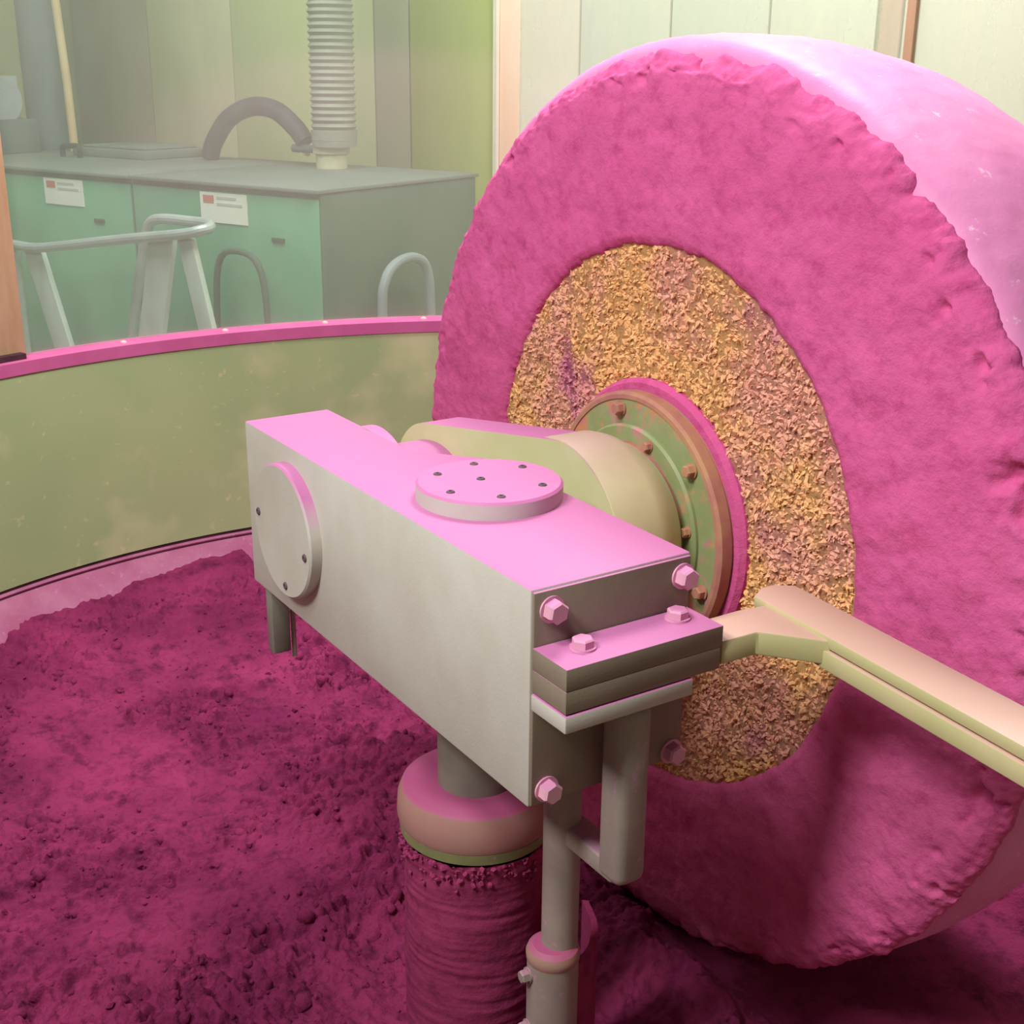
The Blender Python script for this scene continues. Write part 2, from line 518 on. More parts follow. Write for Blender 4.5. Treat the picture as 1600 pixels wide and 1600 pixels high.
for i in range(36):
    a = R(8 + 10 * i)
    if rv is None:
        rv = from_bm('rivet', bm_lathe([(0, 0.011), (0.004, 0.010), (0.007, 0.006), (0.0085, 0)], 2, 12), 'rivet', pan)
        o = rv
    else:
        o = rv.copy(); COL.objects.link(o)
    o.location = ((PR + 0.018) * math.cos(a), (PR + 0.018) * math.sin(a), -0.1665 - FZ)

# powder bed
N = 760
xs = np.linspace(-1.42, 2.45, N); ys = np.linspace(-1.2, 2.65, N)
# finer spacing in the open part left of the wheel
xs = np.interp(np.linspace(0, 1, N), [0, 0.2, 0.78, 1], [-1.42, -0.75, 0.75, 2.45])
ys = np.interp(np.linspace(0, 1, N), [0, 0.18, 0.75, 1], [-1.2, -0.25, 1.5, 2.65])
def powder_height(X, Y):
    P = np.stack([X, Y, np.zeros_like(X)], -1)
    rr = np.hypot(X - PC[0], Y - PC[1])
    ang = np.degrees(np.arctan2(Y - PC[1], X - PC[0]))
    z = -1.005 + 0.045 * fbm(P * 1.6 + 3.1, 3)
    edge = np.clip((rr - 0.95) / 0.9, 0, 1)
    lvl = np.interp(ang, [60, 87, 103, 117, 150], [-0.875, -0.885, -0.922, -0.940, -0.95])
    z = z * (1 - edge ** 1.5) + (lvl + 0.02 * fbm(P * 4, 3)) * edge ** 1.5
    # ridge beside the wheel track, and the rolled track itself
    z += 0.050 * np.exp(-((X - 0.50) / 0.075) ** 2) * np.exp(-((Y - 0.22) / 0.25) ** 2) * (1 + 1.2 * fbm(P * 9, 3))
    track = np.clip(1 - np.abs(X - 0.93) / 0.36, 0, 1)
    track = np.clip(track * 6, 0, 1)
    z = z * (1 - track) + (-1.035 + 0.006 * fbm(P * 5, 3)) * track
    rough = 1 - 0.85 * track
    # furrows and lumps
    n1 = fbm(P * np.array([10, 16, 1]) + 9.2, 5, 0.58)
    n2 = 1 - np.abs(fbm(P * 7.0 + 40.0, 4, 0.55)) * 2.2
    n3 = perlin(P * 46 + 5.5); n4 = perlin(P * 90 + 1.5)
    patch = np.clip(0.55 + 1.4 * fbm(P * 2.3 + 70, 2), 0.35, 1.4)
    cl = np.clip((fbm(P * 17 + 21, 3, 0.6) + 0.05) * 3.5, 0, 1) * 0.011 + np.clip((perlin(P * 52 + 3.3) + 0.05) * 4, 0, 1) * 0.0055
    rough = rough * (1 - 0.75 * edge ** 4)
    z += rough * patch * cl * 1.9 + rough * patch * (0.030 * n1 + 0.014 * n2 + 0.011 * np.clip(n3, -0.2, 1) + 0.005 * n4)
    # the stirred hollow near the column
    z -= 0.02 * np.exp(-(((X - 0.13) ** 2 + (Y - 0.36) ** 2) / 0.09))
    return z
GX, GY = np.meshgrid(xs, ys, indexing='ij')
GZ = powder_height(GX.ravel(), GY.ravel())
V = np.stack([GX.ravel(), GY.ravel(), GZ], -1)
F = grid_faces(N, N)
inside = np.hypot(V[:, 0] - PC[0], V[:, 1] - PC[1]) < PR - 0.012
F = F[inside[F].all(1)]
used = np.unique(F); remap = np.full(len(V), -1); remap[used] = np.arange(len(used))
bed = np_mesh('powder_bed', V[used], remap[F], 'powder')
tag(bed, 'rough magenta pigment powder spread over the pan floor', 'powder', kind='stuff')
n = 2200
cx = rng.uniform(-0.9, 0.72, n); cy = rng.uniform(-0.2, 2.4, n)
keep = (np.hypot(cx - PC[0], cy - PC[1]) < PR - 0.09) & (fbm(np.stack([cx * 2.3, cy * 2.3, cx * 0], -1) + 70, 2) > -0.22)
cx, cy = cx[keep], cy[keep]
sz = 0.0018 + 0.0065 * rng.random(len(cx)) ** 5 + 0.0015 * rng.random(len(cx))
nb = 900
bx = rng.uniform(-0.85, 0.6, nb); by = rng.uniform(0.0, 2.2, nb)
kb = (np.hypot(bx - PC[0], by - PC[1]) < PR - 0.2) & (np.hypot(bx - 0.135, by - 0.36) > 0.17) & (fbm(np.stack([bx * 2.3, by * 2.3, bx * 0], -1) + 70, 2) > -0.1)
bx, by = bx[kb], by[kb]
bs = 0.006 + 0.013 * rng.random(len(bx)) ** 2
scatter('lumps', np.stack([bx, by, powder_height(bx, by) - bs * 0.35], -1), bs, 'powder', bed, stretch=1.3, smooth=True)
scatter('clods', np.stack([cx, cy, powder_height(cx, cy) + sz * 0.25], -1), sz, 'powder', bed)

# ------------------------------------------------------------------ enclosure: posts and hazy curved sheets
def arc_pane(name, a0, a1, mat, z0=-0.166, z1=1.9, r=PR + 0.055, th=0.006):
    n = max(6, int(abs(a1 - a0) / 2))
    bm = bmesh.new()
    rows = []
    for i in range(n + 1):
        a = R(a0 + (a1 - a0) * i / n)
        rows.append([bm.verts.new((PC[0] + rr * math.cos(a), PC[1] + rr * math.sin(a), z)) for rr, z in ((r, z0), (r, z1), (r + th, z1), (r + th, z0))])
    for A, B in zip(rows[:-1], rows[1:]):
        for k in range(4):
            bm.faces.new((A[k], B[k], B[(k + 1) % 4], A[(k + 1) % 4]))
    bm.faces.new(rows[0]); bm.faces.new(rows[-1][::-1])
    o = from_bm(name, bm, mat)
    return tag(o, kind='structure')
arc_pane('window_1', 107.0, 60.6, 'glass')
arc_pane('window_2', 58.4, 23.0, 'glass_right')
arc_pane('window_3', 22.0, -20.0, 'glass_right')
arc_pane('window_4', 148.0, 109.5, 'glass')
def post(name, ang, w, d, mat, z0=-0.166, z1=1.9, r=PR + 0.058, edge=None):
    M4 = Matrix.Translation((PC[0], PC[1], 0)) @ Matrix.Rotation(R(ang), 4, 'Z') @ Matrix.Translation((r, 0, 0))
    o = from_bm(name, bm_box(-d / 2, d / 2, -w / 2, w / 2, z0, z1, mat=M4), mat, bevel=0.004)
    tag(o, kind='structure')
    if edge:
        from_bm('edge_strip', bm_box(-d / 2 - 0.006, d / 2, w / 2, w / 2 + 0.012, z0, z1, mat=M4), edge, o, bevel=0.002)
    return o
post('trim_1', 108.3, 0.085, 0.05, 'post_wood')
post('trim_2', 59.4, 0.066, 0.05, 'post_cream', edge='post_white')
post('trim_3', 22.5, 0.028, 0.04, 'post_wood')
post('trim_4', -20.5, 0.06, 0.05, 'post_cream')
post('trim_5', 148.6, 0.06, 0.05, 'post_wood')
tag(from_bm('trim_6', bm_lathe([(1.9, PR + 0.03), (1.9, PR + 0.085), (1.96, PR + 0.085), (1.96, PR + 0.03)], 2, 160, (PC[0], PC[1], 0), closed=True), 'post_cream'), kind='structure')
foot_shade = from_bm('post_foot_shade', bm_box(-0.03, 0.03, -0.055, 0.055, -0.166, -0.150, mat=Matrix.Translation((PC[0], PC[1], 0)) @ Matrix.Rotation(R(109.2), 4, 'Z') @ Matrix.Translation((PR + 0.035, 0, 0))), 'seam', bpy.data.objects['trim_1'])  # dark slab stands in for the shadow at the post's base

# ------------------------------------------------------------------ grinding wheel (axis along X)
WX, WY, WZ = 0.600, 0.500, -0.163
wheel = empty('millstone', (WX, WY, WZ), 'huge stone grinding wheel caked in magenta powder with a yellow core', 'millstone')
def lathe_np(name, prof, nth, mat, disp=None, closed=False):
    prof = np.array(prof, float)
    th = np.linspace(0, 2 * np.pi, nth, endpoint=False)
    T, K = np.meshgrid(th, np.arange(len(prof)), indexing='ij')
    D = prof[K, 0].ravel(); Rr = prof[K, 1].ravel(); T = T.ravel()
    P = np.stack([D, Rr * np.cos(T), Rr * np.sin(T)], -1)
    if disp is not None:
        D, Rr = disp(P, D, Rr, T)
        P = np.stack([D, Rr * np.cos(T), Rr * np.sin(T)], -1)
    return np_mesh(name, P, grid_faces(nth, len(prof), True)[:, ::-1], mat, wheel)
def resample(pts, step):
    pts = np.array(pts, float)
    s = np.concatenate([[0], np.cumsum(np.hypot(*np.diff(pts, axis=0).T))])
    n = max(2, int(s[-1] / step))
    q = np.linspace(0, s[-1], n)
    return np.stack([np.interp(q, s, pts[:, 0]), np.interp(q, s, pts[:, 1])], -1)
# tread: slightly crowned, the far edge rounded off
tread_prof = resample([(0.026, 0.78), (0.026, 0.805), (0.028, 0.826), (0.034, 0.845), (0.047, 0.858), (0.07, 0.866), (0.13, 0.871), (0.22, 0.870), (0.31, 0.861), (0.39, 0.845), (0.46, 0.820), (0.52, 0.782), (0.555, 0.74), (0.57, 0.68), (0.575, 0.30), (0.575, 0.02)], 0.012)
def tread_disp(P, D, Rr, T):
    return D, Rr + 0.003 * fbm(P * 9, 4) + 0.0018 * fbm(P * 40, 3) * (Rr > 0.7)
lathe_np('tread', tread_prof, 420, 'tread', tread_disp)
# caked powder on the face, ragged at the outer edge
face_prof = resample([(0.045, 0.508), (0.022, 0.510), (0.006, 0.516), (-0.001, 0.528), (-0.004, 0.56), (-0.005, 0.65), (-0.003, 0.75), (0.000, 0.795), (0.004, 0.821), (0.011, 0.840), (0.022, 0.854), (0.034, 0.861), (0.046, 0.859), (0.055, 0.840)], 0.0045)
def face_disp(P, D, Rr, T):
    edge = np.clip((Rr - 0.775) / 0.06, 0, 1)
    tt = np.stack([3 * np.cos(T), 3 * np.sin(T), T * 0], -1)
    rag = 0.9 * fbm(tt * 3.3 + 8, 5, 0.62)
    lump = fbm(P * 11 + 3, 4, 0.55)
    chunk = np.clip(fbm(P * 24 + 30, 3, 0.6), -0.25, 1)
    pit = np.clip(fbm(P * 12 + 55, 3, 0.6) - 0.26, 0, 1)
    smooth = fbm(P * np.array([30, 14, 14]), 3)
    inner = np.clip(1 - (Rr - 0.508) / 0.02, 0, 1)
    back = np.clip((D - 0.036) / 0.006, 0, 1)
    D2 = D - 0.006 * lump - 0.0016 * smooth - edge * (1 - back) * 0.008 * chunk + np.minimum(edge * (1 - back) * 0.09 * pit, 0.018) + 0.004 * pit
    R2 = Rr + edge ** 2 * (0.004 * chunk + 0.012 * rag - 0.026 * np.clip(np.sin(T + 0.25) - 0.15, 0, 1)) + inner * (0.012 * fbm(tt * 4, 4, 0.6))
    return D2, R2
lathe_np('face_coat', face_prof, 1100, 'coat', face_disp)
# crumbly yellow core disc
core_prof = resample([(0.012, 0.02), (0.012, 0.53)], 0.006)
def core_disp(P, D, Rr, T):
    return D - 0.007 * fbm(P * 26, 4, 0.6) - 0.003 * perlin(P * 75), Rr
core = lathe_np('core', core_prof, 700, 'core', core_disp)
n = 15000
rr = np.sqrt(rng.uniform(0.20 ** 2, 0.510 ** 2, n)); aa = rng.uniform(0, 2 * np.pi, n)
P0 = np.stack([np.full(n, 0.012), rr * np.cos(aa), rr * np.sin(aa)], -1)
P0[:, 0] -= 0.007 * fbm(P0 * 26, 4, 0.6) + 0.003 * perlin(P0 * 75)
scatter('crumbs', P0, 0.0023 + 0.0036 * rng.random(n) ** 2, 'crumb', core, 'oct', 1.8, 0.35)
# hub flanges bolted to the wheel
def wpart(name, prof, mat, n=96):
    return from_bm(name, bm_lathe(prof, 0, n), mat, wheel, smooth=30)
wpart('backing_ring', [(0.03, 0.02), (0.03, 0.270), (0.006, 0.270), (-0.004, 0.262), (-0.006, 0.02)], 'coat')
f2 = wpart('outer_flange', [(0.0, 0.02), (0.0, 0.247), (-0.028, 0.247), (-0.034, 0.243), (-0.035, 0.02)], 'flange')
wpart('flange_lip', [(-0.010, 0.2475), (-0.010, 0.250), (-0.032, 0.250), (-0.0365, 0.244), (-0.0365, 0.236), (-0.03, 0.236)], 'flange_edge')
wpart('inner_flange', [(-0.030, 0.02), (-0.030, 0.190), (-0.040, 0.190), (-0.045, 0.186), (-0.045, 0.02)], 'flange')
wpart('seal_ring', [(-0.040, 0.05), (-0.040, 0.160), (-0.055, 0.160), (-0.060, 0.154), (-0.060, 0.05)], 'flange_edge')
for k, a in enumerate((18, 78, 138, 198, 258, 318)):
    ca, sa = math.cos(R(a)), math.sin(R(a))
    hexbolt('flange_bolt', wheel, (-0.035, 0.218 * ca, 0.218 * sa), (-1, 0, 0), 0.012, 0.014, 'flange_edge', 0.3 * k)
for k, a in enumerate((48, 108, 168, 228, 288, 348)):
    ca, sa = math.cos(R(a)), math.sin(R(a))
    hexbolt('hub_bolt', wheel, (-0.045, 0.174 * ca, 0.174 * sa), (-1, 0, 0), 0.009, 0.010, 'flange_edge', 0.2 * k)

# ------------------------------------------------------------------ crank arm between head and wheel hub
crank = empty('crank_arm', (0.30, 0.80, -0.155), 'cream crank arm with a rounded barrel leading into the wheel hub', 'machine arm')
PY, PZ, PRAD = 0.80, -0.155, 0.150
HY, HZ, HRAD = 0.478, -0.157, 0.187
def hull2(n=40, grow=0.0):
    """outline of two circles and their tangents in (y, z)"""
    r1, r2 = PRAD + grow, HRAD + grow
    d = PY - HY
    be = math.acos((r2 - r1) / d)
    pts = []
    for i in range(n + 1):
        a = be + (2 * math.pi - 2 * be) * i / n
        pts.append((HY + r2 * math.cos(a), HZ + r2 * math.sin(a)))
    for i in range(n + 1):
        a = -be + 2 * be * i / n
        pts.append((PY + r1 * math.cos(a), PZ + r1 * math.sin(a)))
    return pts
def arm_x(y):
    return 0.378 + (0.300 - 0.378) * min(max((y - HY) / (PY - HY), 0), 1)
bm = bmesh.new()
out = hull2()
A = [bm.verts.new((arm_x(y), y, z)) for y, z in out]
B = [bm.verts.new((arm_x(y) + 0.085, y, z)) for y, z in out]
bm.faces.new(A); bm.faces.new(B[::-1])
for i in range(len(out)):
    bm.faces.new((A[i], A[(i + 1) % len(out)], B[(i + 1) % len(out)], B[i]))
bmesh.ops.triangulate(bm, faces=[f for f in bm.faces if len(f.verts) > 4])
bmesh.ops.translate(bm, vec=(-0.30, -0.80, 0.155), verts=bm.verts)
from_bm('arm_plate', bm, 'arm', crank, smooth=35)
from_bm('barrel', bm_lathe([(0.3795, 0.05), (0.3795, 0.1895), (0.4665, 0.1890), (0.490, 0.182), (0.515, 0.168), (0.5395, 0.152), (0.5395, 0.05)], 0, 96, (-0.30, HY - 0.80, HZ + 0.155)), 'barrel', crank)
from_bm('pivot_boss', bm_lathe([(0.206, 0.02), (0.206, 0.118), (0.31, 0.118), (0.33, 0.11), (0.33, 0.02)], 0, 64, (-0.30, 0, 0)), 'cast', crank)

# ------------------------------------------------------------------ gear head box
head = empty('gear_head_box', (0.135, 0.36, -0.33), 'grey steel gear box topped with pink dust, in front of the wheel', 'machine box')
HO = Vector((0.135, 0.36, -0.33))
def hpart(name, bm, mat, **k):
    bmesh.ops.translate(bm, vec=-HO, verts=bm.verts)
    return from_bm(name, bm, mat, head, **k)
outline = [(0, 0), (0.275, 0), (0.278, 0.53), (0.178, 0.655), (0.176, 0.995), (0, 0.995)]
hpart('housing', bm_prism(outline, 2, -0.33, 0.0), 'cast', bevel=0.004)
hpart('end_plate', bm_box(0.003, 0.272, -0.004, 0.006, -0.327, -0.004), 'cast_shaded', bevel=0.002)
# side cover with screws
sc = hpart('side_cover', bm_lathe([(0.002, 0), (0.002, 0.126), (-0.020, 0.126), (-0.0235, 0.1225), (-0.0235, 0)], 0, 96, (0, 0.784, -0.157)), 'cast')
def hscrew(parent, loc, axis, r=0.007):
    q = Vector((0, 0, 1)).rotation_difference(Vector(axis)).to_matrix().to_4x4()
    bm = bm_lathe([(-0.002, r * 1.1), (0.001, r * 1.1), (0.003, r * 0.85), (0.003, r * 0.45), (-0.001, r * 0.45), (-0.001, 0)], 2, 14)
    bmesh.ops.transform(bm, matrix=Matrix.Translation(Vector(loc) - HO) @ q, verts=bm.verts)
    return from_bm('screw', bm, 'screw', parent)
for a in (5, 190, 265):
    hscrew(sc, (-0.0235, 0.784 + 0.104 * math.cos(R(a)), -0.157 + 0.104 * math.sin(R(a))), (-1, 0, 0))
# top cover with screws
tc = hpart('top_cover', bm_lathe([(-0.001, 0), (-0.001, 0.118), (0.024, 0.118), (0.028, 0.114), (0.028, 0)], 2, 96, (0.160, 0.36, 0)), 'cast')
for a in (20, 75, 130, 195, 250, 310):
    hscrew(tc, (0.160 + 0.088 * math.cos(R(a)), 0.36 + 0.088 * math.sin(R(a)), 0.0275), (0, 0, 1), 0.0065)
hscrew(tc, (0.150, 0.37, 0.0275), (0, 0, 1), 0.0065)
# bearing flange towards the wheel
hpart('bearing_flange', bm_lathe([(0.172, 0), (0.172, 0.157), (0.200, 0.157), (0.205, 0.152), (0.205, 0)], 0, 80, (0, 0.815, -0.155)), 'cast')
# end plate bolts
for x, z in ((0.031, -0.032), (0.257, -0.032), (0.028, -0.305), (0.252, -0.312)):
    hexbolt('end_bolt', head, Vector((x, -0.004, z)) - HO, (0, -1, 0), 0.0165, 0.018, 'bolt', 0.35)
# clamp block
cb = hpart('clamp_block', bm_box(0.0, 0.267, -0.085, -0.006, -0.1128, -0.081), 'cast_shaded', bevel=0.001)
hpart('clamp_base', bm_box(0.0, 0.264, -0.085, -0.006, -0.146, -0.113), 'cast_shaded', bevel=0.001)
hpart('clamp_lip', bm_box(-0.002, 0.215, -0.088, -0.006, -0.173, -0.148), 'cast', bevel=0.0025)
hpart('spacer', bm_box(0.006, 0.20, -0.007, -0.003, -0.172, -0.085), 'cast_shaded')
for x, y in ((0.058, -0.040), (0.228, -0.032)):
    hexbolt('clamp_bolt', cb, Vector((x, y, -0.081)) - HO, (0, 0, 1), 0.0155, 0.012, 'bolt', 0.1)
# far support stub
hpart('support_leg', bm_box(0.006, 0.044, 0.925, 0.955, -0.47, -0.328), 'shaft', bevel=0.004)

hpart('leg_rod', bm_lathe([(-0.49, 0), (-0.49, 0.005), (-0.329, 0.005), (-0.329, 0)], 2, 12, (0.056, 0.94, 0)), 'cast')

# ------------------------------------------------------------------ plough bracket and rod under the head
plough = empty('plough_rod', (0.118, 0.08, -0.33), 'vertical dusty steel plough rod with a bent bracket below the gear box', 'rod')
PO = Vector((0.118, 0.08, -0.33))
def ppart(name, bm, mat, **k):
    bmesh.ops.translate(bm, vec=-PO, verts=bm.verts)
    return from_bm(name, bm, mat, plough, **k)
bm = bm_box(0.104, 0.158, -0.078, -0.022, -0.462, -0.1735)
ppart('bracket_post', bm, 'rod', bevel=0.016, seg=4)
bm = bm_box(0.106, 0.152, -0.06, 0.10, -0.462, -0.428)
ppart('bracket_bar', bm, 'rod', bevel=0.007, seg=3)
ppart('rod', bm_lathe([(-0.335, 0), (-0.335, 0.029), (-0.70, 0.029), (-0.70, 0)], 2, 32, (0.118, 0.08, 0)), 'rod')
sl = ppart('sleeve', bm_lathe([(-0.66, 0.028), (-0.655, 0.034), (-0.66, 0.041), (-1.04, 0.041), (-1.04, 0.02)], 2, 32, (0.106, 0.08, 0)), 'rod')
ppart('sleeve_cap', bm_lathe([(-0.648, 0.0), (-0.650, 0.032), (-0.656, 0.040), (-0.664, 0.043), (-0.674, 0.0425), (-0.680, 0.040)], 2, 32, (0.106, 0.08, 0)), 'collar')
for z in (-0.70, -0.80):
    hexbolt('sleeve_bolt', plough, Vector((0.066, 0.088, z)) - PO, (-1, 0.1, 0), 0.011, 0.012, 'rod', 0.2)
bm = bmesh.new()
pp = [(0.140, 0.075), (0.185, 0.095), (0.225, 0.14), (0.25, 0.20)]
pp = [(v.x, v.y) for v in spline([(a, b, 0) for a, b in pp], 6)]
ring = [(a, b) for a, b in pp] + [(a + 0.008, b - 0.008) for a, b in pp[::-1]]
bm_prism(ring, 2, -1.04, -0.70, bm)
ppart('plough_blade', bm, 'column_coat', bevel=0.0)

# ------------------------------------------------------------------ scraper arm held in the clamp
scr = empty('scraper_arm', (0.335, -0.05, -0.14), 'bent steel scraper arm crossing in front of the wheel face', 'scraper')
SO = Vector((0.335, -0.05, -0.14))
def spart(name, bm, mat, **k):
    bmesh.ops.translate(bm, vec=-SO, verts=bm.verts)
    return from_bm(name, bm, mat, scr, **k)
spart('bent_bar', bm_prism([(0.269, -0.083), (0.333, -0.085), (0.398, -0.165), (0.455, -0.10), (0.42, -0.02), (0.36, -0.012), (0.269, -0.012)], 2, -0.143, -0.106), 'scraper', bevel=0.003)
def along(s, w, z):      # s metres along the blade towards the viewer, w across it
    d = Vector((-0.088, -0.996, 0)); n_ = Vector((0.996, -0.088, 0))
    p = Vector((0.412, 0.005, 0)) + d * s + n_ * w
    return (p.x, p.y, z)
def strip(name, w0, w1, z0, z1, s0, s1, mat, bevel=0.002, nose=False):
    bm = bmesh.new()
    pts = [(s0, w0), (s0, w1), (s1, w1), (s1, w0)]
    if nose:
        pts = [(s0, w0), (s0 - 0.02, w0 + 0.35 * (w1 - w0)), (s0 - 0.022, w0 + 0.65 * (w1 - w0)), (s0 - 0.005, w1), (s1, w1), (s1, w0)]
    A = [bm.verts.new(along(s, w, z0)) for s, w in pts]
    B = [bm.verts.new(along(s, w, z1)) for s, w in pts]
    bm.faces.new(A); bm.faces.new(B[::-1])
    for i in range(len(pts)):
        j = (i + 1) % len(pts)
        bm.faces.new((A[i], A[j], B[j], B[i]))
    return spart(name, bm, mat, bevel=bevel)
strip('upper_flat', -0.002, 0.080, -0.118, -0.100, 0.0, 1.0, 'scraper', nose=True)
strip('lower_flat', -0.006, 0.050, -0.149, -0.121, 0.125, 1.0, 'scraper')

# ------------------------------------------------------------------ centre column
colm = empty('centre_column', (0.135, 0.36, -1.05), 'magenta crusted centre column with pink collar below the gear box', 'column')
CO = Vector((0.135, 0.36, -1.05))
def cpart(name, prof, mat, n=96):
    bm = bm_lathe([(t + 1.05, r) for t, r in prof], 2, n)
    return from_bm(name, bm, mat, colm, smooth=30)
cpart('shaft', [(-0.331, 0), (-0.331, 0.066), (-0.56, 0.066), (-0.56, 0)], 'shaft')
cpart('collar', [(-0.510, 0.05), (-0.500, 0.085), (-0.497, 0.100), (-0.500, 0.115), (-0.510, 0.128), (-0.528, 0.135), (-0.560, 0.137), (-0.572, 0.134), (-0.572, 0.05)], 'collar')
cpart('collar_ring', [(-0.573, 0.05), (-0.573, 0.134), (-0.592, 0.132), (-0.596, 0.127), (-0.596, 0.05)], 'collar_green')
th = np.linspace(0, 2 * np.pi, 260, endpoint=False); zz = np.linspace(-0.597, -1.06, 150)
T, Z = np.meshgrid(th, zz, indexing='ij'); T = T.ravel(); Z = Z.ravel()
Pn = np.stack([0.13 * np.cos(T), 0.13 * np.sin(T), Z], -1)
rad = 0.127 + 0.004 * fbm(Pn * 9, 4) + 0.0022 * fbm(Pn * np.array([6, 6, 70]), 3) + 0.010 * np.clip((Z + 0.66) / 0.06, 0, 1) * np.clip(fbm(Pn * 30, 3) + 0.15, 0, 1)
np_mesh('lower_column', np.stack([rad * np.cos(T), rad * np.sin(T), Z + 1.05], -1), grid_faces(260, 150, True)[:, ::-1], 'column_coat', colm)
n = 160
aa = rng.uniform(R(150), R(330), n); zc = -0.60 - 0.05 * rng.random(n) ** 2
sz = 0.002 + 0.0045 * rng.random(n) ** 2
scatter('caked_lumps', np.stack([0.131 * np.cos(aa), 0.131 * np.sin(aa), zc + 1.05], -1), sz, 'column_coat', colm)

# ------------------------------------------------------------------ things behind the sheets
def place(o, label, cat, group=None):
    return tag(o, label, cat, group)
CT = 0.10
def cabinet(u0, u1, label, lab):
    c = empty('steel_cabinet', W((u0 + u1) / 2, 0.6, FZ), label, 'cabinet', 'green cabinets behind the pan')
    inv = Matrix.Translation(W((u0 + u1) / 2, 0.6, FZ)).inverted()
    def part(name, a, b, v0, v1, z0, z1, mat, bevel=0.004, parent=None):
        bm = bm_box(a, b, v0, v1, z0, z1, mat=inv @ WM)
        return from_bm(name, bm, mat, parent or c, bevel=bevel)
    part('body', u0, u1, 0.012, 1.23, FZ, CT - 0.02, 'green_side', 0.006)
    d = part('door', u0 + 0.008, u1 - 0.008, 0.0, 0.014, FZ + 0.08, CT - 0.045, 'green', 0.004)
    part('latch', u0 + 0.22, u0 + 0.30, -0.008, 0.0, -0.155, -0.135, 'cab_dark', 0.002, d)
    part('lid', u0 - (0.012 if u0 < 0.5 else -0.002), u1 - 0.002, -0.02, 1.245, CT - 0.018, CT, 'cab_top', 0.004)
    part('plinth', u0 + 0.01, u1 - 0.01, 0.02, 1.2, FZ, FZ + 0.06, 'cab_dark', 0.002)
    a, b, z0, z1 = lab
    s = part('label_plate', a, b, -0.004, 0.0, z0, z1, 'label', 0.0)
    w, h = b - a, z1 - z0
    part('red_mark', b - 0.30 * w, b - 0.07 * w, -0.0055, -0.004, z1 - 0.36 * h, z1 - 0.10 * h, 'label_red', 0.0, s)
    part('print_line', a + 0.22 * w, b - 0.36 * w, -0.0055, -0.004, z1 - 0.21 * h, z1 - 0.12 * h, 'label_grey', 0.0, s)
    part('print_line', a + 0.10 * w, b - 0.36 * w, -0.0055, -0.004, z1 - 0.42 * h, z1 - 0.33 * h, 'label_grey', 0.0, s)
    return c
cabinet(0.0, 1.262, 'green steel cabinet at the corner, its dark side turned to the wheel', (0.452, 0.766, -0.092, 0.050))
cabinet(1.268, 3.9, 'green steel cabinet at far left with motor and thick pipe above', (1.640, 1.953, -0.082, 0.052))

# arched hose
hp = [W(1.74, 1.0, CT + 0.012), W(1.70, 1.0, 0.20), W(1.57, 1.0, 0.335), W(1.38, 1.0, 0.405), W(1.20, 1.0, 0.390), W(1.06, 1.0, 0.305), W(0.985, 1.0, 0.228)]
place(from_bm('rubber_hose', bm_tube(spline(hp, 8), 0.052, 18), 'rubber'), 'black rubber hose arched over the cabinet tops', 'hose')
# corrugated duct with collar
dp = []; rd = []
zz = 0.235
k = 0
while zz < 3.0:
    dp.append(W(0.775, 1.0, zz)); rd.append(0.125 if k % 2 else 0.111); zz += 0.017; k += 1
du = empty('corrugated_duct', W(0.775, 1.0, CT), 'grey corrugated duct rising from the corner cabinet', 'duct')
o = from_bm('flexible_pipe', bm_tube(dp, 0.12, 22, radii=rd), 'duct', smooth=20); o.parent = du; o.matrix_parent_inverse = du.matrix_basis.inverted()
def upart(name, bm, mat):
    o = from_bm(name, bm, mat); o.parent = du; o.matrix_parent_inverse = du.matrix_basis.inverted(); return o
upart('duct_collar', bm_lathe([(0.215, 0), (0.215, 0.120), (0.30, 0.126), (0.30, 0)], 2, 32, W(0.775, 1.0, 0)), 'duct')
upart('duct_foot', bm_lathe([(CT, 0), (CT, 0.085), (0.17, 0.085), (0.18, 0.10), (0.215, 0.10), (0.215, 0)], 2, 32, W(0.80, 1.0, 0)), 'brass')
upart('side_branch', bm_tube([W(1.06, 0.98, 0.195), W(0.80, 0.98, 0.195)], 0.022, 14), 'motor_dark')
upart('branch_fitting', bm_tube([W(1.00, 1.0, 0.165), W(0.985, 1.0, 0.205)], 0.032, 14), 'brass')
# dark thick pipe, thin pipe, motor, handle, hatch on the far cabinet
dk = empty('thick_pipe', W(3.17, 1.0, CT), 'thick slate grey vertical pipe rising from the far left cabinet', 'pipe')
for nm, prof, mt in (('pipe', [(CT, 0), (CT, 0.14), (3.4, 0.14), (3.4, 0)], 'duct_dark'), ('pipe_flange', [(CT, 0.13), (CT, 0.17), (CT + 0.05, 0.17), (CT + 0.05, 0.13)], 'motor_dark')):
    o = from_bm(nm, bm_lathe(prof, 2, 32, W(3.17, 1.0, 0)), mt); o.parent = dk; o.matrix_parent_inverse = dk.matrix_basis.inverted()
place(from_bm('thin_pipe', bm_tube([W(2.93, 0.98, CT), W(2.94, 0.98, 0.5), W(2.975, 0.98, 0.99), W(2.985, 0.98, 2.8)], 0.026, 12), 'pipe_orange'), 'thin tan pipe beside the thick grey pipe', 'pipe')
mo = empty('electric_motor', W(3.35, 0.57, CT), 'grey finned electric motor on the far left cabinet', 'motor')
def mpart(name, bm, mat, **k):
    o = from_bm(name, bm, mat, **k); o.parent = mo; o.matrix_parent_inverse = mo.matrix_basis.inverted(); return o
mpart('motor_base', bm_box(2.98, 3.75, 0.37, 0.77, CT, CT + 0.20, mat=WM), 'motor_dark', bevel=0.01)
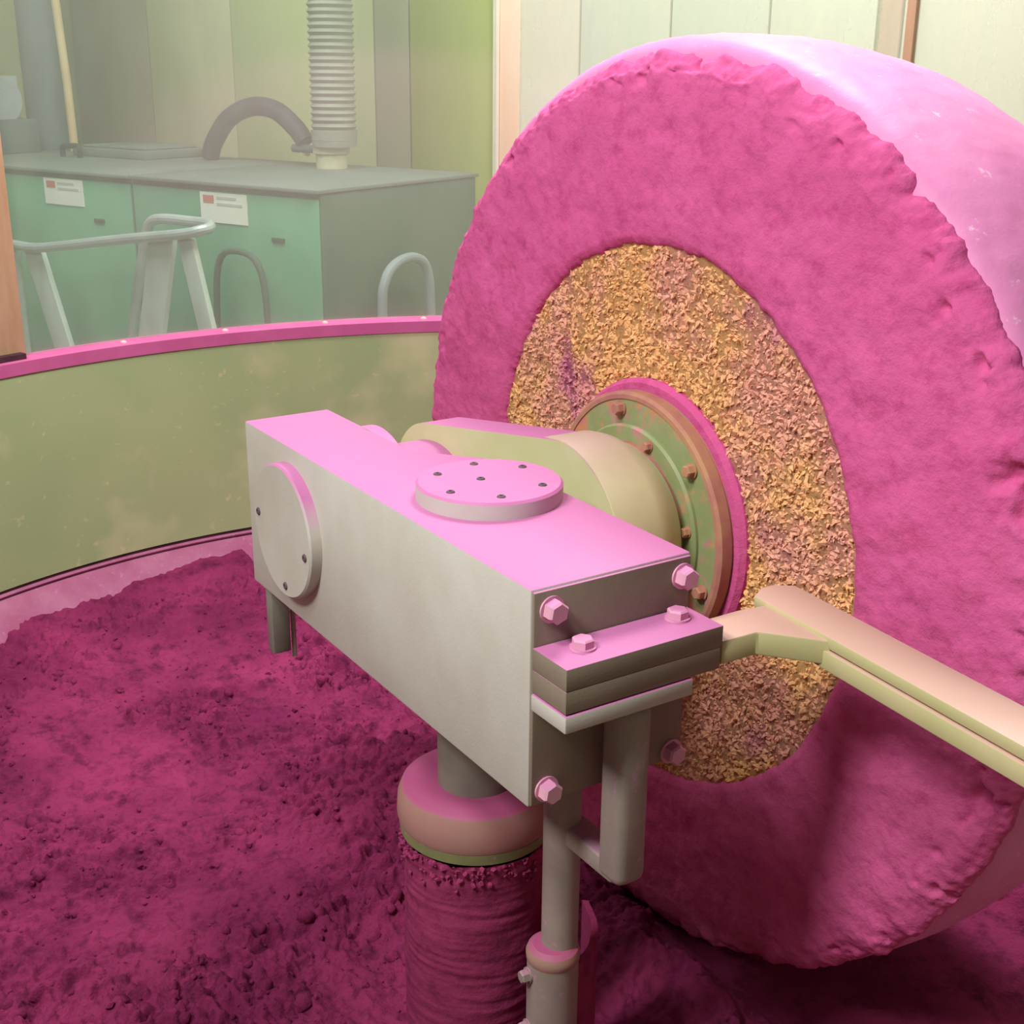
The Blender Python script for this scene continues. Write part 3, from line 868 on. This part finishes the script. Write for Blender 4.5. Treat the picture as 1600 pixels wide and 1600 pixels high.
mpart('motor_body', bm_tube([W(3.02, 0.57, CT + 0.31), W(3.7, 0.57, CT + 0.31)], 0.13, 28), 'motor')
for i in range(9):
    mpart('fin', bm_box(3.08 + 0.07 * i, 3.092 + 0.07 * i, 0.42, 0.72, CT + 0.19, CT + 0.45, mat=WM), 'motor')
place(from_bm('lifting_handle', bm_tube(spline([W(2.58, 0.62, CT), W(2.575, 0.62, CT + 0.055), W(2.50, 0.62, CT + 0.065), W(2.43, 0.62, CT + 0.06), W(2.425, 0.62, CT)], 6), 0.016, 10), 'black'), 'small black handle standing on the far left cabinet top', 'handle')
ht = empty('roof_hatch', W(2.3, 0.9, CT), 'flat grey hatch lying on top of the far left cabinet', 'hatch')
for nm, a in (('hatch_plate', (1.98, 2.62, 0.72, 1.2, CT, CT + 0.05)), ('hatch_cover', (2.02, 2.58, 0.76, 1.16, CT + 0.05, CT + 0.065))):
    o = from_bm(nm, bm_box(*a, mat=WM), 'cab_top', bevel=0.006); o.parent = ht; o.matrix_parent_inverse = ht.matrix_basis.inverted()

# tubular stand in front of the cabinets
st = empty('tube_stand', W(0.9, -0.5, FZ), 'tubular steel stand with pale flat legs in front of the cabinets', 'stand')
def stpart(name, bm, mat, **k):
    o = from_bm(name, bm, mat, **k); o.parent = st; o.matrix_parent_inverse = st.matrix_basis.inverted(); return o
loop = [W(1.78, -0.5, -0.215), W(1.60, -0.5, -0.219), W(1.42, -0.5, -0.222), W(1.20, -0.5, -0.195), W(0.75, -0.5, -0.128), W(0.36, -0.5, -0.075), W(0.27, -0.48, -0.055), W(0.25, -0.44, -0.045), W(0.30, -0.40, -0.035), W(0.45, -0.38, -0.036), W(0.62, -0.38, -0.038), W(0.70, -0.38, -0.06), W(0.735, -0.38, -0.12), W(0.80, -0.38, -0.30), W(0.90, -0.38, -0.62), W(1.08, -0.38, FZ)]
stpart('top_loop', bm_tube(spline(loop, 5), 0.024, 12), 'steel')
def legpart(p0, p1, w, th=0.03):
    p0 = Vector(p0); p1 = Vector(p1)
    uu = Vector((UX, UY, 0)) * (w / 2); vv = Vector((VX, VY, 0)) * (th / 2)
    bm = bmesh.new()
    A = [bm.verts.new(p0 + s * uu + q * vv) for s, q in ((-1, -1), (1, -1), (1, 1), (-1, 1))]
    B = [bm.verts.new(p1 + s * uu + q * vv) for s, q in ((-1, -1), (1, -1), (1, 1), (-1, 1))]
    bm.faces.new(A); bm.faces.new(B[::-1])
    for i in range(4):
        bm.faces.new((A[i], A[(i + 1) % 4], B[(i + 1) % 4], B[i]))
    return stpart('leg', bm, 'alu', bevel=0.004)
legpart(W(1.47, -0.46, -0.24), W(1.10, -0.46, FZ), 0.135)
legpart(W(0.53, -0.46, -0.11), W(0.87, -0.46, FZ), 0.16)
legpart(W(0.37, -0.47, -0.095), W(0.06, -0.47, FZ), 0.095)
stpart('thin_post', bm_tube([W(1.60, -0.47, -0.22), W(1.60, -0.47, FZ)], 0.018, 10), 'steel')
stpart('shelf', bm_box(0.15, 1.6, -0.50, -0.2, -0.86, -0.83, mat=WM), 'alu', bevel=0.003)
# dark arch added for a faint chair-back outline, and a pipe loop
place(from_bm('outline_arch', bm_tube(spline([W(0.62, -0.1, FZ), W(0.60, -0.1, -0.55), W(0.56, -0.1, -0.26), W(0.44, -0.1, -0.20), W(0.30, -0.1, -0.26), W(0.26, -0.1, -0.55), W(0.27, -0.1, FZ)], 6), 0.016, 10), 'arch'), 'dark green cable loop standing in for a faint dark outline before the corner cabinet', 'arch')
place(from_bm('pipe_loop', bm_tube(spline([W(-0.15, 0.25, FZ), W(-0.15, 0.25, -0.52), W(-0.15, 0.28, -0.33), W(-0.15, 0.38, -0.255), W(-0.15, 0.52, -0.25), W(-0.15, 0.61, -0.33), W(-0.15, 0.63, -0.6), W(-0.15, 0.63, FZ)], 6), 0.024, 12), 'motor'), 'grey bent pipe loop beside the dark side of the corner cabinet', 'pipe')
